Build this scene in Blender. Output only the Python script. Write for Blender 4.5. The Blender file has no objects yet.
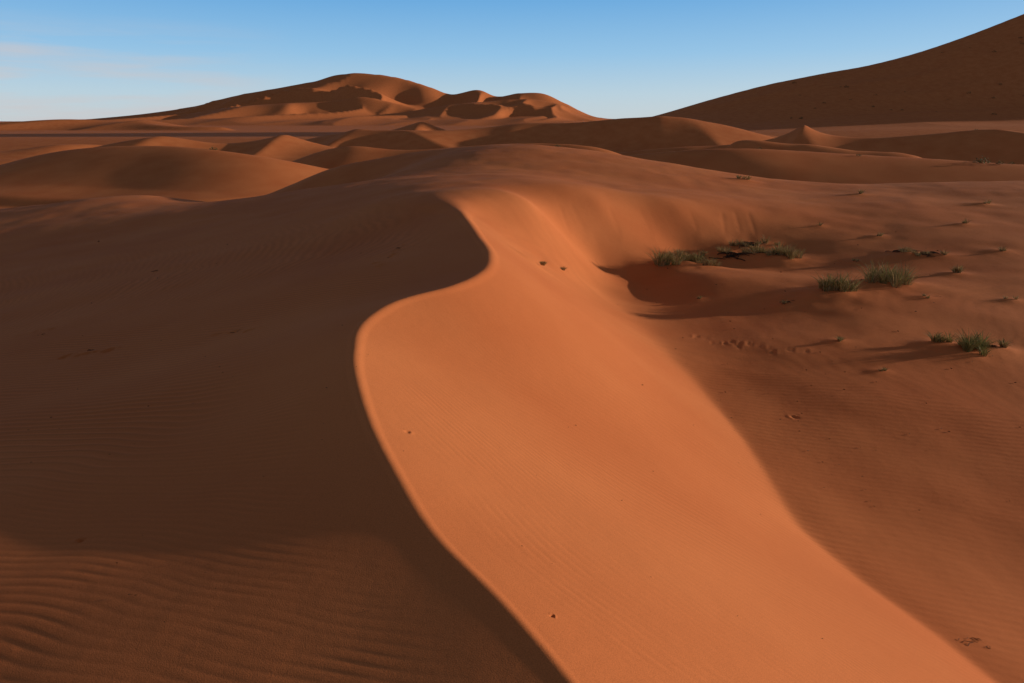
import bpy, math, random
import numpy as np
from mathutils import Vector
random.seed(4); rng=np.random.default_rng(7)
sc=bpy.context.scene
F=683.0; P=math.radians(17.9); CZ=4.1
SUN_EL=math.radians(7.8); SUN_AZ=math.radians(80)   # azimuth clockwise from +Y

# ---------- helpers used to lay out the terrain in metres ----------
def ray(u,v):
    a=(u-512)/F; b=(341.5-v)/F
    return a, math.cos(P)+math.sin(P)*b, -math.sin(P)+math.cos(P)*b
def atz(u,v,z):
    x,y,w=ray(u,v); t=z/w; return (x*t,y*t,z)
def aty(u,v,d):
    x,y,w=ray(u,v); t=d/y; return (x*t,d,w*t)
class VN:
    def __init__(s,seed):
        r=np.random.default_rng(seed); s.t=r.random((256,256))
    def __call__(s,x,y):
        xi=np.floor(x).astype(np.int64); yi=np.floor(y).astype(np.int64)
        fx=x-xi; fy=y-yi
        fx=fx*fx*fx*(fx*(fx*6-15)+10); fy=fy*fy*fy*(fy*(fy*6-15)+10)
        a=s.t[xi&255,yi&255]; b=s.t[(xi+1)&255,yi&255]
        c=s.t[xi&255,(yi+1)&255]; d=s.t[(xi+1)&255,(yi+1)&255]
        return ((a*(1-fx)+b*fx)*(1-fy)+(c*(1-fx)+d*fx)*fy)*2-1
N1,N2,N3,N4,N5=VN(1),VN(2),VN(3),VN(4),VN(5)
def fbm(n,x,y,o=3):
    s=0;a=1;t=0
    for i in range(o):
        s=s+a*n(x*2**i+17*i,y*2**i+31*i); t+=a; a*=.5
    return s/t
def sst(a,b,x):
    t=np.clip((x-a)/(b-a),0,1); return t*t*(3-2*t)

# ---------- near terrain: two thin-plate surfaces meeting at the crest ----------
crest=[(640,760,-1.55),(570,683,-1.6),(500,600,-1.62),(440,540,-1.65),(395,470,-1.68),(365,405,-1.7),
 (355,350,-1.72),(366,320,-1.74),(400,300,-1.76),(450,287,-1.8),(485,270,-1.84),(491,255,-1.86),
 (480,235,-1.86),(462,212,-1.83),(445,196,-1.8)]
C=[(0.9,-3,-1.6),(0.75,-1,-1.58),(0.6,0.3,-1.56)]+[atz(*c) for c in crest]
Cx=np.array([c[0] for c in C]+[-2.6,-3.5]); Cy=np.array([c[1] for c in C]+[24,60])
def catmull(Y,X,q):
    h=np.diff(Y); d=np.diff(X)/h; m=np.zeros_like(X)
    m[1:-1]=(d[:-1]*h[1:]+d[1:]*h[:-1])/(h[:-1]+h[1:]); m[0]=d[0]; m[-1]=d[-1]
    i=np.clip(np.searchsorted(Y,q)-1,0,len(Y)-2); t=np.clip((q-Y[i])/h[i],0,1); H=h[i]
    return (2*t**3-3*t**2+1)*X[i]+(t**3-2*t**2+t)*H*m[i]+(-2*t**3+3*t**2)*X[i+1]+(t**3-t**2)*H*m[i+1]
yy=np.linspace(-3,C[-1][1],46)
crestpts=[(float(catmull(Cy,Cx,np.array([q]))[0]),float(q),float(np.interp(q,Cy[:len(C)],[c[2] for c in C]))) for q in yy]
shared=[atz(450,186,-1.85),atz(520,176,-2.0),atz(330,162,-2.9),atz(430,150,-1.95),atz(520,145,-1.5),atz(570,147,-1.5),atz(640,158,-2.0),
 atz(400,170,-2.6),atz(590,176,-2.35),atz(700,171,-2.45),atz(780,190,-3.05),atz(900,186,-2.95),atz(1024,181,-2.8),
 (-10,40,-4.6),(-20,48,-6),(-34,60,-7.5),(-12,62,-6.5),(0,62,-5),(12,58,-5.5),(18,48,-5.0),(30,46,-4.6),(42,50,-4.5),
 atz(200,180,-4.6)]
BASE=[(1030,690,-3.9),(940,620,-3.95),(860,565,-4.0),(800,515,-4.05),(745,430,-4.07),(700,380,-4.08),(650,330,-4.07),(598,288,-3.99)]
right=[atz(*b) for b in BASE]+[atz(600,264,-3.94),atz(680,247,-3.86),atz(750,241,-3.76),atz(820,240,-3.66),
 atz(530,204,-2.1),atz(600,208,-2.6),atz(680,211,-2.9),atz(740,211,-3.05),atz(790,206,-3.08),
 atz(620,190,-2.45),atz(720,195,-2.85),
 atz(900,235,-3.5),atz(1024,230,-3.38),atz(1024,200,-3.02),atz(900,203,-3.1),
 atz(690,275,-3.985),atz(833,290,-3.89),atz(960,345,-4.06),atz(760,340,-4.10),atz(850,400,-4.17),atz(900,480,-4.3),atz(1000,560,-4.4),
 atz(1020,440,-4.28),
 (9,5,-4.5),(12,9,-4.35),(6,0,-4.15),(15,2,-4.6),(16,14,-3.85),(22,18,-3.35),(22,8,-4.1),(32,22,-3.1),(30,10,-3.8),(35,-5,-4.4),
 (6,-6,-4.2),(15,-15,-4.7),(35,30,-2.9),(50,40,-3)]
left=[atz(0,683,-1.78),atz(200,600,-1.74),atz(200,540,-1.81),atz(100,560,-1.845),atz(0,600,-1.845),atz(0,500,-2.02),atz(200,480,-1.93),atz(200,420,-2.10),atz(0,430,-2.36),
 atz(200,350,-2.5),atz(0,320,-3.5),atz(200,290,-2.9),atz(350,270,-2.25),atz(400,230,-2.25),atz(100,250,-3.8),
 atz(250,230,-3.0),atz(0,203,-5.2),atz(150,196,-3.9),atz(350,203,-2.5),atz(300,189,-2.9),atz(400,191,-2.15),
 (-20,5,-4.9),(-30,25,-5.8),(-5,-3,-2.4),(-2,-3,-1.95),(-15,-10,-4.8),(-50,40,-7.5),(-40,0,-6.5)]
def tps_fit(pts):
    p=np.array(pts); n=len(p); X=p[:,:2]/20
    d2=((X[:,None]-X[None])**2).sum(-1); K=.5*d2*np.log(d2+1e-12)+1e-5*np.eye(n)
    A=np.zeros((n+3,n+3)); A[:n,:n]=K; A[:n,n]=1; A[:n,n+1:]=X; A[n,:n]=1; A[n+1:,:n]=X.T
    return X,np.linalg.solve(A,np.concatenate([p[:,2],[0,0,0]]))
def tps_eval(f,x,y):
    X,w=f; x=x/20; y=y/20; o=w[-3]+w[-2]*x+w[-1]*y
    for k in range(len(X)):
        d2=(x-X[k,0])**2+(y-X[k,1])**2; o=o+w[k]*.5*d2*np.log(d2+1e-12)
    return o
fR=tps_fit(crestpts+shared+right); fL=tps_fit(crestpts+shared+left)
# foot of the slip face, as a polyline on the ground
FB=[(5.6,1.0),(4.9,2.6)]+[atz(*b)[:2] for b in BASE]+[atz(604,264,-4.03)[:2],atz(680,249,-3.82)[:2],atz(745,243,-3.66)[:2]]
def foot(x,y):
    best=np.full_like(x,1e9); par=np.zeros_like(x)
    for k in range(len(FB)-1):
        (ax,ay),(bx,by)=FB[k],FB[k+1]; dx,dy=bx-ax,by-ay
        t=np.clip(((x-ax)*dx+(y-ay)*dy)/(dx*dx+dy*dy),0,1); d=np.hypot(x-ax-t*dx,y-ay-t*dy)
        m=d<best; best[m]=d[m]; par[m]=(k+t)[m]
    amp=sst(0,1.5,par)*(1-.88*sst(6,9,par))*(1-sst(10.5,11.8,par))
    soft=.08+.25*sst(6,9,par)
    return -.155*amp*np.exp(-(np.sqrt(best**2+soft**2)-soft)/.6)*(1-sst(1.0,2.4,best))
def near_h(x,y):
    xc=catmull(Cy,Cx,np.clip(y,-3,60)); s=0.02+0.012*np.clip(y,0,20)+sst(14,26,y)*8
    w=sst(-1,1,(x-xc)/s); z=np.zeros_like(x)
    a=w<1; z[a]+=tps_eval(fL,x[a],y[a])*(1-w[a])
    b=w>0; z[b]+=tps_eval(fR,x[b],y[b])*w[b]
    c=(x>-1.5)&(x<14)&(y>-2)&(y<30); z[c]+=foot(x[c]+.12*N1(x[c]/2.5,y[c]/2.5),y[c])
    return z,xc
def hit(u,v):
    a,b,c=ray(u,v); t=np.exp(np.linspace(math.log(1.2),math.log(60),1500))
    z,_=near_h(a*t,b*t); k=np.argmax(z>c*t); return a*t[k],b*t[k]

# tufts: (u,v base, width m, height m, green 0..1, blades)
TUFTS=[(664,270,.9,.55,.45,560),(690,267,.75,.46,.6,440),(708,270,.8,.32,.25,320),(724,259,.5,.3,.2,200),(742,262,.8,.3,.2,260),(762,260,.8,.4,.4,360),
 (775,264,.7,.3,.3,260),(790,262,.9,.5,.3,460),(740,250,.7,.3,.2,240),(765,247,.6,.32,.3,190),(833,295,.9,.52,.6,600),(888,286,1.05,.62,.55,760),(912,257,.75,.3,.1,260),(958,274,.4,.24,.3,130),(944,257,.45,.18,.1,110),
 (972,354,.66,.38,.95,560),(940,346,.4,.24,.7,200),(840,343,.26,.2,.6,100),(786,305,.3,.14,.1,100),(745,181,.7,.4,.4,170),
 (538,266,.36,.13,.3,130),(563,272,.26,.13,.2,100),(1004,351,.4,.18,.3,120),(675,258,.6,.3,.2,180),(700,258,.5,.24,.1,140),(860,262,.3,.14,.2,80),(1015,300,.3,.14,.2,70),(925,298,.25,.12,.2,60),
 (1000,252,.4,.18,.3,90),(880,236,.35,.16,.2,70),(820,226,.3,.14,.2,60),(965,226,.4,.2,.3,80),(860,196,.5,.22,.3,80),(985,205,.5,.22,.3,80),(700,300,.2,.1,.2,50),(880,372,.2,.1,.4,50)]
TP=[hit(t[0],t[1]) for t in TUFTS]
DENT=[]
def trail(u0,v0,u1,v1,n,jit,sz,dp):
    for k in range(n):
        t=k/(n-1); DENT.append((u0+(u1-u0)*t+rng.normal()*jit,v0+(v1-v0)*t+rng.normal()*jit*.3,sz*(.7+.6*rng.random()),sz*(.5+.3*rng.random()),dp*(.6+.8*rng.random()),rng.random()*3))
trail(20,336,62,328,6,2,.11,.022); trail(62,358,112,350,7,2,.10,.022); trail(216,334,252,330,6,2,.08,.02)
trail(378,268,410,242,9,5,.10,.02); trail(690,338,800,352,16,6,.10,.016)
for u,v,s in [(80,541,.03),(407,431,.03),(552,617,.015),(795,417,.09)]: DENT.append((u,v,s,s*.7,.012+s*.1,rng.random()*3))
DP=[hit(d[0],d[1])+d[2:] for d in DENT]
CHUTE=[]
for u0,v0,u1,v1 in [(560,207,572,238),(572,208,590,240),(735,213,742,238),(748,212,757,240),(722,213,726,240),(640,212,655,240),(690,213,700,238),(610,209,622,240)]:
    CHUTE.append(hit(u0,v0)+hit(u1,v1))

# ---------- far terrain ----------
def ridge(x,y,pts,wf,wb,base,s=1.0,end=None,full=False,warp=0,L=30,drop=6):
    p=np.array(sorted(aty(*q) for q in pts)); e=end or (p[-1,0]-p[0,0])*.25
    X=np.concatenate([[p[0,0]-e],p[:,0],[p[-1,0]+e]]); Y=np.concatenate([[p[0,1]],p[:,1],[p[-1,1]]])
    Z=np.concatenate([[base],p[:,2],[base]])
    xq=np.clip(x,X[0],X[-1]); yc=catmull(X,Y,xq)+warp*N2(x/L,y/L/4+3); zc=catmull(X,Z,xq)
    d=y-yc; w=np.where(d<0,wf,wb)
    prof=np.exp(-(np.sqrt(d*d+s*s)-s)/w*np.minimum(1.3,.45+np.abs(d)/w*.9))
    h=base+(zc-base)*prof
    h=h-drop*(1-sst(0,.2,(zc-base)/(Z.max()-base)*prof))
    return (h,yc) if full else h
def spurs(x,y,h,yc,base,amp,L,seed):
    wx=x+L*.45*fbm(N1,x/L/2+seed,y/L/2,2); wy=y+L*.45*fbm(N2,x/L/2,y/L/2+seed,2)
    a=(wx*.93-wy*.36)/L; c=(wy*.93+wx*.36)/L/2.6
    rg=1-np.abs(N3(a+9+seed,c+4)); rg2=1-np.abs(N4(a*2.3,c*2.3+7+seed)); hh=np.clip(h-base,0,500)
    k=np.clip((yc-y)/(L*.9),0,1)
    return h+((rg**1.4-.85)*np.minimum(hh*.8,amp)+(rg2-.85)*np.minimum(hh*.35,amp*.35))*k
def far_h(x,y,r):
    b=-7.2-2.2*sst(60,200,r)+6*sst(400,2500,r)
    z0=b
    R=[]
    R.append((ridge(x,y,[(560,165,75),(620,155,72),(690,149,68),(800,146,66),(900,147,64),(1024,151,62),(1150,150,62)],9,9,-6.5,.5,warp=3,L=18),.6))
    R.append((ridge(x,y,[(740,141,98),(800,137,96),(850,138,94),(930,143,92)],8,9,-6.5,.5,warp=4,L=15),.6))
    R.append((ridge(x,y,[(590,140,150),(680,131,145),(740,133,140),(790,133,132),(860,124,128),(930,117,126),(980,118,124),(1040,123,120),(1150,128,120)],17,14,-8,.8,warp=7,L=25),1))
    R.append((ridge(x,y,[(590,134,240),(660,128,235),(720,125,230),(780,127,225)],18,18,-8,1,warp=9,L=30),1))
    R.append((ridge(x,y,[(-200,185,86),(-100,180,86),(0,165,85),(60,151,84),(150,146,82),(230,149,80),(290,156,80),(350,166,82)],13,11,-7.5,.6,warp=4,L=22),.8))
    R.append((ridge(x,y,[(330,152,105),(400,146,104),(450,141,102),(540,140,100),(600,146,100)],9,10,-7.5,.5,warp=4,L=18),.7))
    R.append((ridge(x,y,[(-150,158,135),(0,152,135),(80,139,150),(140,131,160),(250,133,165),(330,138,165)],18,16,-9,.8,warp=8,L=25),1))
    R.append((ridge(x,y,[(-100,140,230),(20,137,230),(70,132,235),(130,136,240)],18,16,-9,1,warp=8,L=30),1))
    R.append((ridge(x,y,[(300,136,210),(400,129,205),(480,125,200),(560,123,200),(620,119,200),(680,121,195),(750,127,190)],20,18,-9,1,warp=10,L=30),1))
    R.append((ridge(x,y,[(120,130,330),(200,126,330),(280,129,320),(360,125,320),(440,128,310)],26,22,-9,1,warp=14,L=45),1.5))
    R.append((ridge(x,y,[(-100,126,560),(0,124,560),(60,119,540),(110,123,530),(180,126,500)],60,50,-8,2,warp=20,L=60),3))
    for s,k2 in R:
        k2=k2*.6; h=np.clip(.5+.5*(s-z0)/k2,0,1); z0=z0*(1-h)+s*h+k2*h*(1-h)*.5
    k=sst(62,80,r)
    def field(L,seed,el=2.2,ang=.5,g=2.2,soft=.035):
        wx=x+L*.7*fbm(N1,x/L/1.7+seed,y/L/1.7,2); wy=y+L*.7*fbm(N2,x/L/1.7,y/L/1.7+seed,2)
        ca,sa=math.cos(ang),math.sin(ang)
        n=np.abs(N3((wx*ca-wy*sa)/L+seed,(wx*sa+wy*ca)/(L*el)+seed*2)); n=np.sqrt(n*n+soft*soft)
        return 1-n*g/(1+.55*n*g)
    z0=z0+k*(2.2*(field(28,1)-.73)*(1-sst(140,300,r))+4.3*(field(55,5,ang=.3)-.74)*sst(80,125,r)*(1-sst(400,800,r))+12*(field(110,9,ang=.4)-.70)*sst(180,330,r)*(1-.6*sst(800,1150,r)))
    R=[]
    bd=ridge(x,y,[(640,120,430),(655,116,430),(700,103,430),(760,87,432),(820,74,436),(870,65,440),(920,52,440),(970,35,440),(1024,14,440),(1150,-35,440),(1300,-70,440),(1500,-60,440)],90,120,-6,3,end=60,drop=0)-12*(1-sst(180,280,y))
    bd=bd+np.clip(bd+6,0,60)*(.05*fbm(N5,x/60,y/40,3)+.10*(1-np.abs(N4(x/70,y/30))-.6))*sst(445,400,y)
    R.append((bd,3))
    far=25*(1-sst(750,1050,y))
    mt,yc=ridge(x,y,[(40,124,1500),(90,119,1500),(150,113,1500),(200,105,1490),(230,97,1490),(280,88,1490),(315,81,1500),(335,75,1510),(352,73,1510),(375,74,1510),(400,78,1500),(430,87,1480),(450,94,1470),(480,90,1480),(495,96,1470),(520,93,1440),(545,94,1430),(565,103,1420),(590,115,1400),(640,119,1400)],260,190,-4,14,end=120,full=True,drop=0)
    R.append((spurs(x,y,mt,yc,-4,48,125,0)-far,4))
    m2,yc=ridge(x,y,[(110,122,1230),(180,115,1230),(235,107,1240),(290,103,1250),(330,101,1260),(365,97,1260),(390,102,1250),(420,109,1240),(460,116,1230)],150,110,-4,6,end=60,full=True,drop=0)
    R.append((spurs(x,y,m2,yc,-4,26,80,3)-far,3))
    m3,yc=ridge(x,y,[(350,118,1180),(410,111,1180),(440,106,1190),(490,101,1200),(530,99,1210),(552,102,1210),(590,116,1210)],130,100,-4,6,end=60,full=True,drop=0)
    R.append((spurs(x,y,m3,yc,-4,22,75,6)-far,3))
    for s,k2 in R:
        k2=k2*.6; h=np.clip(.5+.5*(s-z0)/k2,0,1); z0=z0*(1-h)+s*h+k2*h*(1-h)*.5
    return z0

def ripple(x,y,xc):
    n=fbm(N1,x*.45,y*.45,2); n2=fbm(N2,x*1.7,y*1.7,2); d=x-xc
    tl=y*.97+x*.24+.16*n+.045*n2; tr=y*.62+x*.78+.2*n+.025*n2
    phl=2*np.pi*tl/.058; phr=2*np.pi*tr/.055
    f=lambda p:np.sin(p)+.28*np.sin(2*p+.9)
    patch=.4+.6*sst(-.5,.4,N4(x*.9+3,y*.9)); br=.55+.45*N5(x*4,y*9)
    aL=patch*br*sst(.2,.8,-d); aR=patch*br*sst(.1,.6,d)
    far=1-sst(4.5,9,np.hypot(x,y)); B=np.sin(2*np.pi*tl/.115+.5*n2)*(.55+.45*N5(x*.7,y))*(1-sst(13,22,y))
    big=.0034*sst(2.8,5,y)*sst(.4,1.8,np.abs(d))*B
    z=np.where(d<0,f(phl)*aL*.00105,f(phr)*aR*.0007)*far+big*np.where(d<0,1,.35)
    t=np.where(d<0,f(phl)*aL,f(phr)*aR*.5)*far+.85*sst(2.8,5,y)*sst(.4,1.8,np.abs(d))*B*np.where(d<0,1,.5)
    return z,t
def features(x,y):
    z=np.zeros_like(x)
    for (tx,ty),t in zip(TP,TUFTS):
        m=(np.abs(x-tx)<t[2]*3.5)&(np.abs(y-ty)<t[2]*2.5)
        dx=x[m]-tx; dy=y[m]-ty; w=t[2]
        z[m]+=w*.15*np.exp(-((dx+w*.3)/(w*1.05))**2-(dy/(w*.62))**2)*(1+.25*N5(dx*3+tx,dy*3))
    for dx0,dy0,L,W,D,a in DP:
        m=(np.abs(x-dx0)<L*3)&(np.abs(y-dy0)<L*3)
        dx=x[m]-dx0; dy=y[m]-dy0; p=(dx*math.cos(a)+dy*math.sin(a))/L; q=(-dx*math.sin(a)+dy*math.cos(a))/W
        rr2=(p*p+q*q)*2; z[m]+=D*(-np.exp(-rr2*1.6)+.3*np.exp(-(np.sqrt(rr2)-1.5)**2*3)*(p>0))
    for ax,ay,bx,by in CHUTE:
        m=(np.hypot(x-(ax+bx)/2,y-(ay+by)/2)<3); xx=x[m]; yv=y[m]; dx,dy=bx-ax,by-ay; LL=dx*dx+dy*dy
        t=((xx-ax)*dx+(yv-ay)*dy)/LL; tt=np.clip(t,0,1); d=np.hypot(xx-ax-tt*dx,yv-ay-tt*dy)
        z[m]+=-.008*np.exp(-(d/.08)**2)*sst(1,.7,t)+.008*np.exp(-(d/.14)**2)*sst(.6,.95,t)
    return z
def height(x,y,want=False):
    r=np.hypot(x,y); z=np.zeros_like(x); T=np.zeros_like(x)
    w=sst(50,66,r); mn=w<1; mf=w>0
    z[mf]=far_h(x[mf],y[mf],r[mf])
    xn=x[mn]; yn=y[mn]; zn,xc=near_h(xn,yn)
    zn=zn+.07*fbm(N5,xn/3,yn/3,3)*sst(5,20,r[mn])+.010*fbm(N3,xn/.9,yn/.9,2)
    rz,rt=ripple(xn,yn,xc); T[mn]=rt
    zn=zn+rz+features(xn,yn)
    z[mn]=zn*(1-w[mn])+z[mn]*w[mn]
    return (z,T) if want else z
def hpt(x,y): return float(height(np.array([float(x)]),np.array([float(y)]))[0])+CZ

az=np.concatenate([np.radians(np.linspace(-180,-43,80,endpoint=False)),np.radians(np.linspace(-43,43,1000,endpoint=False)),np.radians(np.linspace(43,180,80,endpoint=False))])
rr=np.concatenate([np.exp(np.linspace(math.log(.5),math.log(1.4),60,endpoint=False)),np.exp(np.linspace(math.log(1.4),math.log(12),800,endpoint=False)),np.exp(np.linspace(math.log(12),math.log(9000),880))])
A,Rr=np.meshgrid(az,rr); X=(Rr*np.sin(A)).ravel(); Y=(Rr*np.cos(A)).ravel(); Z,T=height(X,Y,True)
na=len(az); nr=len(rr)
co=np.vstack([np.stack([X,Y,Z+CZ],1),[[0,0,hpt(0,0)]]])
i=np.arange(nr-1)[:,None]*na; j=np.arange(na)[None]; j2=(j+1)%na
q=np.stack([i+j,i+na+j,i+na+j2,i+j2],-1).reshape(-1,4)[:,::-1]
t=np.stack([np.full(na,nr*na),(np.arange(na)+1)%na,np.arange(na)],-1)[:,::-1]
me=bpy.data.meshes.new("desert_sand"); nq=len(q); nt=len(t)
me.vertices.add(len(co)); me.vertices.foreach_set("co",co.astype(np.float32).ravel())
me.loops.add(nq*4+nt*3); me.loops.foreach_set("vertex_index",np.concatenate([q.ravel(),t.ravel()]).astype(np.int32))
me.polygons.add(nq+nt)
me.polygons.foreach_set("loop_start",np.concatenate([np.arange(nq)*4,nq*4+np.arange(nt)*3]).astype(np.int32))
me.polygons.foreach_set("use_smooth",np.ones(nq+nt,bool))
me.update(calc_edges=True)
if me.polygons[10].normal.z<0: me.flip_normals()
at=me.attributes.new("coarse_grain","FLOAT","POINT"); at.data.foreach_set("value",np.append(T,0).astype(np.float32))
ground=bpy.data.objects.new("sand_dunes_ground",me); sc.collection.objects.link(ground)

def sand():
    m=bpy.data.materials.new("sand"); m.use_nodes=True; n=m.node_tree.nodes; l=m.node_tree.links
    b=n["Principled BSDF"]; b.inputs["Roughness"].default_value=.95; b.inputs["Specular IOR Level"].default_value=.08
    g=n.new("ShaderNodeNewGeometry")
    def noise(s,d=3):
        t=n.new("ShaderNodeTexNoise"); t.inputs["Scale"].default_value=s; t.inputs["Detail"].default_value=d
        l.new(g.outputs["Position"],t.inputs["Vector"]); return t
    a=noise(.35,4); f=noise(220,2); c=noise(6,4)
    r=n.new("ShaderNodeValToRGB"); r.color_ramp.elements[0].color=(.61,.180,.060,1); r.color_ramp.elements[1].color=(.69,.228,.080,1)
    r.color_ramp.elements[0].position=.3; r.color_ramp.elements[1].position=.7
    l.new(a.outputs[0],r.inputs[0])
    mx=n.new("ShaderNodeMix"); mx.data_type='RGBA'; mx.blend_type='MULTIPLY'; mx.inputs[0].default_value=.45
    r2=n.new("ShaderNodeValToRGB"); r2.color_ramp.elements[0].color=(.5,.46,.45,1); r2.color_ramp.elements[1].color=(1,1,1,1)
    r2.color_ramp.elements[0].position=.3; r2.color_ramp.elements[1].position=.6
    l.new(f.outputs[0],r2.inputs[0]); l.new(r.outputs[0],mx.inputs[6]); l.new(r2.outputs[0],mx.inputs[7])
    A_=n.new("ShaderNodeAttribute"); A_.attribute_name="coarse_grain"
    k=n.new("ShaderNodeMapRange"); k.inputs[1].default_value=-1; k.inputs[2].default_value=1; k.inputs[3].default_value=1.10; k.inputs[4].default_value=.86
    l.new(A_.outputs["Fac"],k.inputs[0])
    m2=n.new("ShaderNodeVectorMath"); m2.operation='SCALE'; l.new(mx.outputs[2],m2.inputs[0]); l.new(k.outputs[0],m2.inputs[3])
    l.new(m2.outputs[0],b.inputs["Base Color"])
    bp=n.new("ShaderNodeBump"); bp.inputs["Strength"].default_value=.5; bp.inputs["Distance"].default_value=.002
    l.new(f.outputs[0],bp.inputs["Height"])
    bp2=n.new("ShaderNodeBump"); bp2.inputs["Strength"].default_value=.3; bp2.inputs["Distance"].default_value=.015
    l.new(c.outputs[0],bp2.inputs["Height"]); l.new(bp.outputs[0],bp2.inputs["Normal"])
    l.new(bp2.outputs[0],b.inputs["Normal"]); return m
me.materials.append(sand())

# ---------- vegetation ----------
def grassmat(name,c1,c2,tr=.3):
    m=bpy.data.materials.new(name); m.use_nodes=True; n=m.node_tree.nodes; l=m.node_tree.links
    b=n["Principled BSDF"]; b.inputs["Roughness"].default_value=.8; b.inputs["Specular IOR Level"].default_value=.2
    g=n.new("ShaderNodeNewGeometry"); r=n.new("ShaderNodeValToRGB")
    r.color_ramp.elements[0].color=(*c1,1); r.color_ramp.elements[1].color=(*c2,1)
    l.new(g.outputs["Random Per Island"],r.inputs[0]); l.new(r.outputs[0],b.inputs["Base Color"])
    if tr:
        t=n.new("ShaderNodeBsdfTranslucent"); l.new(r.outputs[0],t.inputs[0]); ms=n.new("ShaderNodeMixShader"); ms.inputs[0].default_value=tr
        l.new(b.outputs[0],ms.inputs[1]); l.new(t.outputs[0],ms.inputs[2]); l.new(ms.outputs[0],n["Material Output"].inputs[0])
    return m
MG=grassmat("green_blades",(.11,.12,.035),(.36,.31,.12)); MD=grassmat("dry_blades",(.20,.11,.05),(.58,.42,.20))
MT=grassmat("dead_wood",(.03,.018,.012),(.10,.055,.03),0)
base_z={(round(p[0],3),round(p[1],3)):hpt(*p) for p in TP}
def tuft(cx,cy,w,h,green,nb,name):
    V=[];Fc=[];M=[]
    z0=base_z[(round(cx,3),round(cy,3))]
    cl=[(random.gauss(0,w*.22),random.gauss(0,w*.15),.45+.65*random.random()) for _ in range(max(2,nb//50))]
    for k in range(nb):
        ox,oy,hs=random.choice(cl); a=random.random()*6.283; rad=w*.09*math.sqrt(random.random())
        x=cx+ox+rad*math.cos(a); y=cy+oy+rad*math.sin(a)
        out=.25+1.1*random.random(); a2=a+random.gauss(0,.5); L=h*hs*(.5+.6*random.random()); lean=L*out*.75
        z=z0+w*.15*(math.exp(-((x-cx+w*.3)/(w*1.05))**2-((y-cy)/(w*.62))**2)-math.exp(-.081))-.02
        tw=.004+.004*random.random(); px,py=-math.sin(a2)*tw,math.cos(a2)*tw; i0=len(V)
        if random.random()<.5: px,py=tw,0
        for s,f in ((0,1),(.4,.9),(.75,.65),(1,.1)):
            xx=x+math.cos(a2)*lean*s**1.6; yy_=y+math.sin(a2)*lean*s**1.6; zz=z+L*(s-.3*s*s*out*.8)
            V+= [(xx-px*f,yy_-py*f,zz),(xx+px*f,yy_+py*f,zz)]
        mi=0 if random.random()<green else 1
        for s in range(3): Fc.append((i0+2*s,i0+2*s+1,i0+2*s+3,i0+2*s+2)); M.append(mi)
    me=bpy.data.meshes.new(name); me.from_pydata(V,[],Fc); me.materials.append(MG); me.materials.append(MD)
    me.polygons.foreach_set("material_index",M); o=bpy.data.objects.new(name,me); sc.collection.objects.link(o)
for p,t in zip(TP,TUFTS): tuft(p[0],p[1],t[2],t[3],t[4],t[5],"desert_grass_tuft")

def far_scrub():
    V=[];Fc=[]
    def clump(x,y,w):
        z=hpt(x,y)
        for k in range(60):
            a=random.random()*6.283; b=random.random(); rr_=w*.5*math.sqrt(random.random())
            px,py,pz=x+rr_*math.cos(a),y+rr_*math.sin(a),z+w*.5*b*(1-(rr_/(w*.55))**2)
            s=w*.09; i0=len(V); d=Vector((random.gauss(0,1),random.gauss(0,1),random.gauss(0,1))).normalized(); e=d.orthogonal().normalized()
            for q_ in (d*s,e*s*.5,-d*s,-e*s*.5): V.append((px+q_.x,py+q_.y,pz+q_.z))
            Fc.append((i0,i0+1,i0+2,i0+3))
    for u,v,d,w in [(985,146,62,1.3),(1003,150,61.5,.7),(558,145,43,.35),(1015,149,62,.5),(860,148,64,.5),(760,150,66,.4)]:
        p=aty(u,v,d); clump(p[0],p[1],w)
    for k in range(42):
        d=random.uniform(335,425); u=random.uniform(790,1100); p=aty(u,100,d); clump(p[0],p[1],random.uniform(.8,2.6))
    for k in range(16):
        d=random.uniform(70,180); u=random.uniform(0,1020); p=aty(u,140,d); clump(p[0],p[1],random.uniform(.3,.9))
    me=bpy.data.meshes.new("scrub"); me.from_pydata(V,[],Fc); me.materials.append(grassmat("scrub_leaves",(.05,.05,.02),(.14,.12,.05)))
    o=bpy.data.objects.new("distant_scrub_bushes",me); sc.collection.objects.link(o)
far_scrub()

def twig_geo(V,Fc,x,y,L,r,a):
    z=hpt(x,y)+.003; k1=random.random()
    pts=[(x+math.cos(a)*L*(s-.5),y+math.sin(a)*L*(s-.5)+.1*L*math.sin(s*5),z+r+L*.12*math.sin(s*3.1)*k1) for s in (0,.33,.66,1)]
    i0=len(V)
    for (px,py,pz),f in zip(pts,(1,.9,.7,.3)):
        for b in range(4): V.append((px,py+r*f*math.cos(b*1.571),pz+r*f*math.sin(b*1.571)))
    for s in range(3):
        for b in range(4): Fc.append((i0+s*4+b,i0+s*4+(b+1)%4,i0+s*4+4+(b+1)%4,i0+s*4+4+b))
def addobj(V,Fc,name,mat):
    me=bpy.data.meshes.new(name); me.from_pydata(V,[],Fc); me.materials.append(mat); o=bpy.data.objects.new(name,me); sc.collection.objects.link(o)
for u,v,w,n in [(155,272,.14,9),(236,332,.10,6),(90,352,.12,6),(970,642,.13,7),(985,648,.08,4),(130,597,.03,4),(552,618,.02,4),(399,247,.12,6),(700,262,.6,24),(735,263,.7,30),(775,262,.6,24),(905,253,.5,24),(930,257,.5,18),(787,303,.25,10),(990,350,.3,12),(938,297,.12,5),(40,336,.10,4),(750,250,.6,20)]:
    cx,cy=hit(u,v); V=[];Fc=[]
    for k in range(n): twig_geo(V,Fc,cx+random.gauss(0,w*.3),cy+random.gauss(0,w*.2),w*(.2+.45*random.random()),w*.025,random.gauss(0,.7))
    addobj(V,Fc,"dry_twigs",MT)
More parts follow.
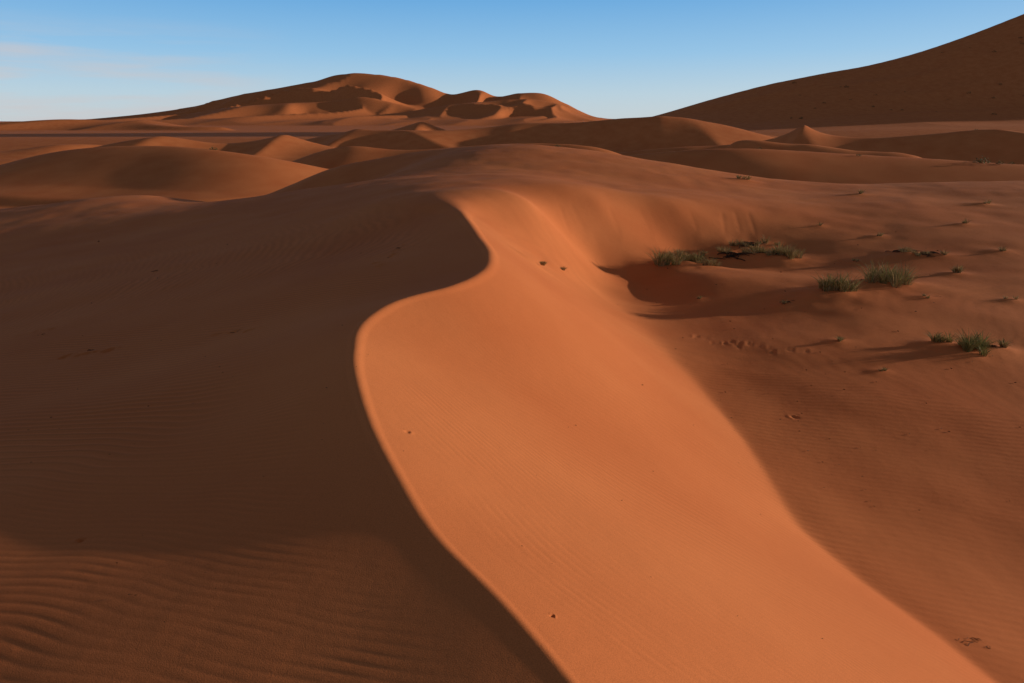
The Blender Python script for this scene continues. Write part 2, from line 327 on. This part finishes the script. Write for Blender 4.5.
V=[];Fc=[]
for k in range(190):
    if k<70: u,v=random.uniform(20,420),random.uniform(215,640)
    elif k<165: u,v=random.uniform(640,1020),random.uniform(225,520)
    else: u,v=random.uniform(450,900),random.uniform(300,640)
    x,y=hit(u,v); s=.002*math.hypot(x,y)*random.uniform(.5,1.4); twig_geo(V,Fc,x,y,s,s*.22,random.random()*3)
addobj(V,Fc,"scattered_plant_debris",MT)

# ---------- camera, light, sky ----------
cam=bpy.data.cameras.new("camera"); cam.lens=24; cam.sensor_width=36; cam.clip_end=20000; cam.clip_start=.05
co_=bpy.data.objects.new("camera",cam); co_.location=(0,0,CZ); co_.rotation_euler=(math.pi/2-P,0,0); sc.collection.objects.link(co_); sc.camera=co_
S=Vector((math.sin(SUN_AZ)*math.cos(SUN_EL),math.cos(SUN_AZ)*math.cos(SUN_EL),math.sin(SUN_EL)))
sl=bpy.data.lights.new("sun","SUN"); sl.energy=4.0; sl.angle=math.radians(.53); sl.color=(1,.83,.66)
so=bpy.data.objects.new("sun",sl); so.rotation_euler=S.to_track_quat('Z','Y').to_euler(); sc.collection.objects.link(so)
w=bpy.data.worlds.new("World"); sc.world=w; w.use_nodes=True; n=w.node_tree.nodes; l=w.node_tree.links
sk=n.new("ShaderNodeTexSky"); sk.sky_type='NISHITA'; sk.sun_disc=False; sk.sun_elevation=SUN_EL; sk.sun_rotation=SUN_AZ
sk.air_density=1; sk.dust_density=.5; sk.ozone_density=1
bg=n["Background"]; bg.inputs[1].default_value=1
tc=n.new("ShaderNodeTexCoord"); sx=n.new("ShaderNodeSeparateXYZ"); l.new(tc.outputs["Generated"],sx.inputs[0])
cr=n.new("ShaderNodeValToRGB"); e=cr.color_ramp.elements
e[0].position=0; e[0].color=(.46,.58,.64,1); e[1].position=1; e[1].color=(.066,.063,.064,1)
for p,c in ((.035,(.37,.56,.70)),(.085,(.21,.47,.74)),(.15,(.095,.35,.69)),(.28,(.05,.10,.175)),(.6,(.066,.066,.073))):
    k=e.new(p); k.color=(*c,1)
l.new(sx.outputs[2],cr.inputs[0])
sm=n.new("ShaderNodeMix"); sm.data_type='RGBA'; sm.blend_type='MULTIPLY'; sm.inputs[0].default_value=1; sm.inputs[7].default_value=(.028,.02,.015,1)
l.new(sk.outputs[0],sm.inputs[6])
mp=n.new("ShaderNodeMapping"); mp.inputs["Scale"].default_value=(3,3,34); l.new(tc.outputs["Generated"],mp.inputs[0])
cn=n.new("ShaderNodeTexNoise"); cn.inputs["Scale"].default_value=1.3; cn.inputs["Detail"].default_value=6; cn.inputs["Roughness"].default_value=.55; l.new(mp.outputs[0],cn.inputs[0])
def mr(src,a,b):
    k=n.new("ShaderNodeMapRange"); k.inputs[1].default_value=a; k.inputs[2].default_value=b; l.new(src,k.inputs[0]); return k.outputs[0]
def mul(a,b):
    k=n.new("ShaderNodeMath"); k.operation='MULTIPLY'; l.new(a,k.inputs[0])
    if isinstance(b,float): k.inputs[1].default_value=b
    else: l.new(b,k.inputs[1])
    return k.outputs[0]
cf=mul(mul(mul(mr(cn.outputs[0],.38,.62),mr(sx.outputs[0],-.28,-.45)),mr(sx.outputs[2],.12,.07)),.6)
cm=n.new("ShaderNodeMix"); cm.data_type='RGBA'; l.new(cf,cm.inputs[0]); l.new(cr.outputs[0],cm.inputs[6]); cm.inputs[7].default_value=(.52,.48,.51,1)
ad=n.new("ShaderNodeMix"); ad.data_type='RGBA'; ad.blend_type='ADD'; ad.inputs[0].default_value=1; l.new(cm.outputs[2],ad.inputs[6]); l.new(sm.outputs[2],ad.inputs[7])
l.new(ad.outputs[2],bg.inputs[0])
sc.view_settings.view_transform='Standard'; sc.view_settings.look='None'; sc.view_settings.exposure=0
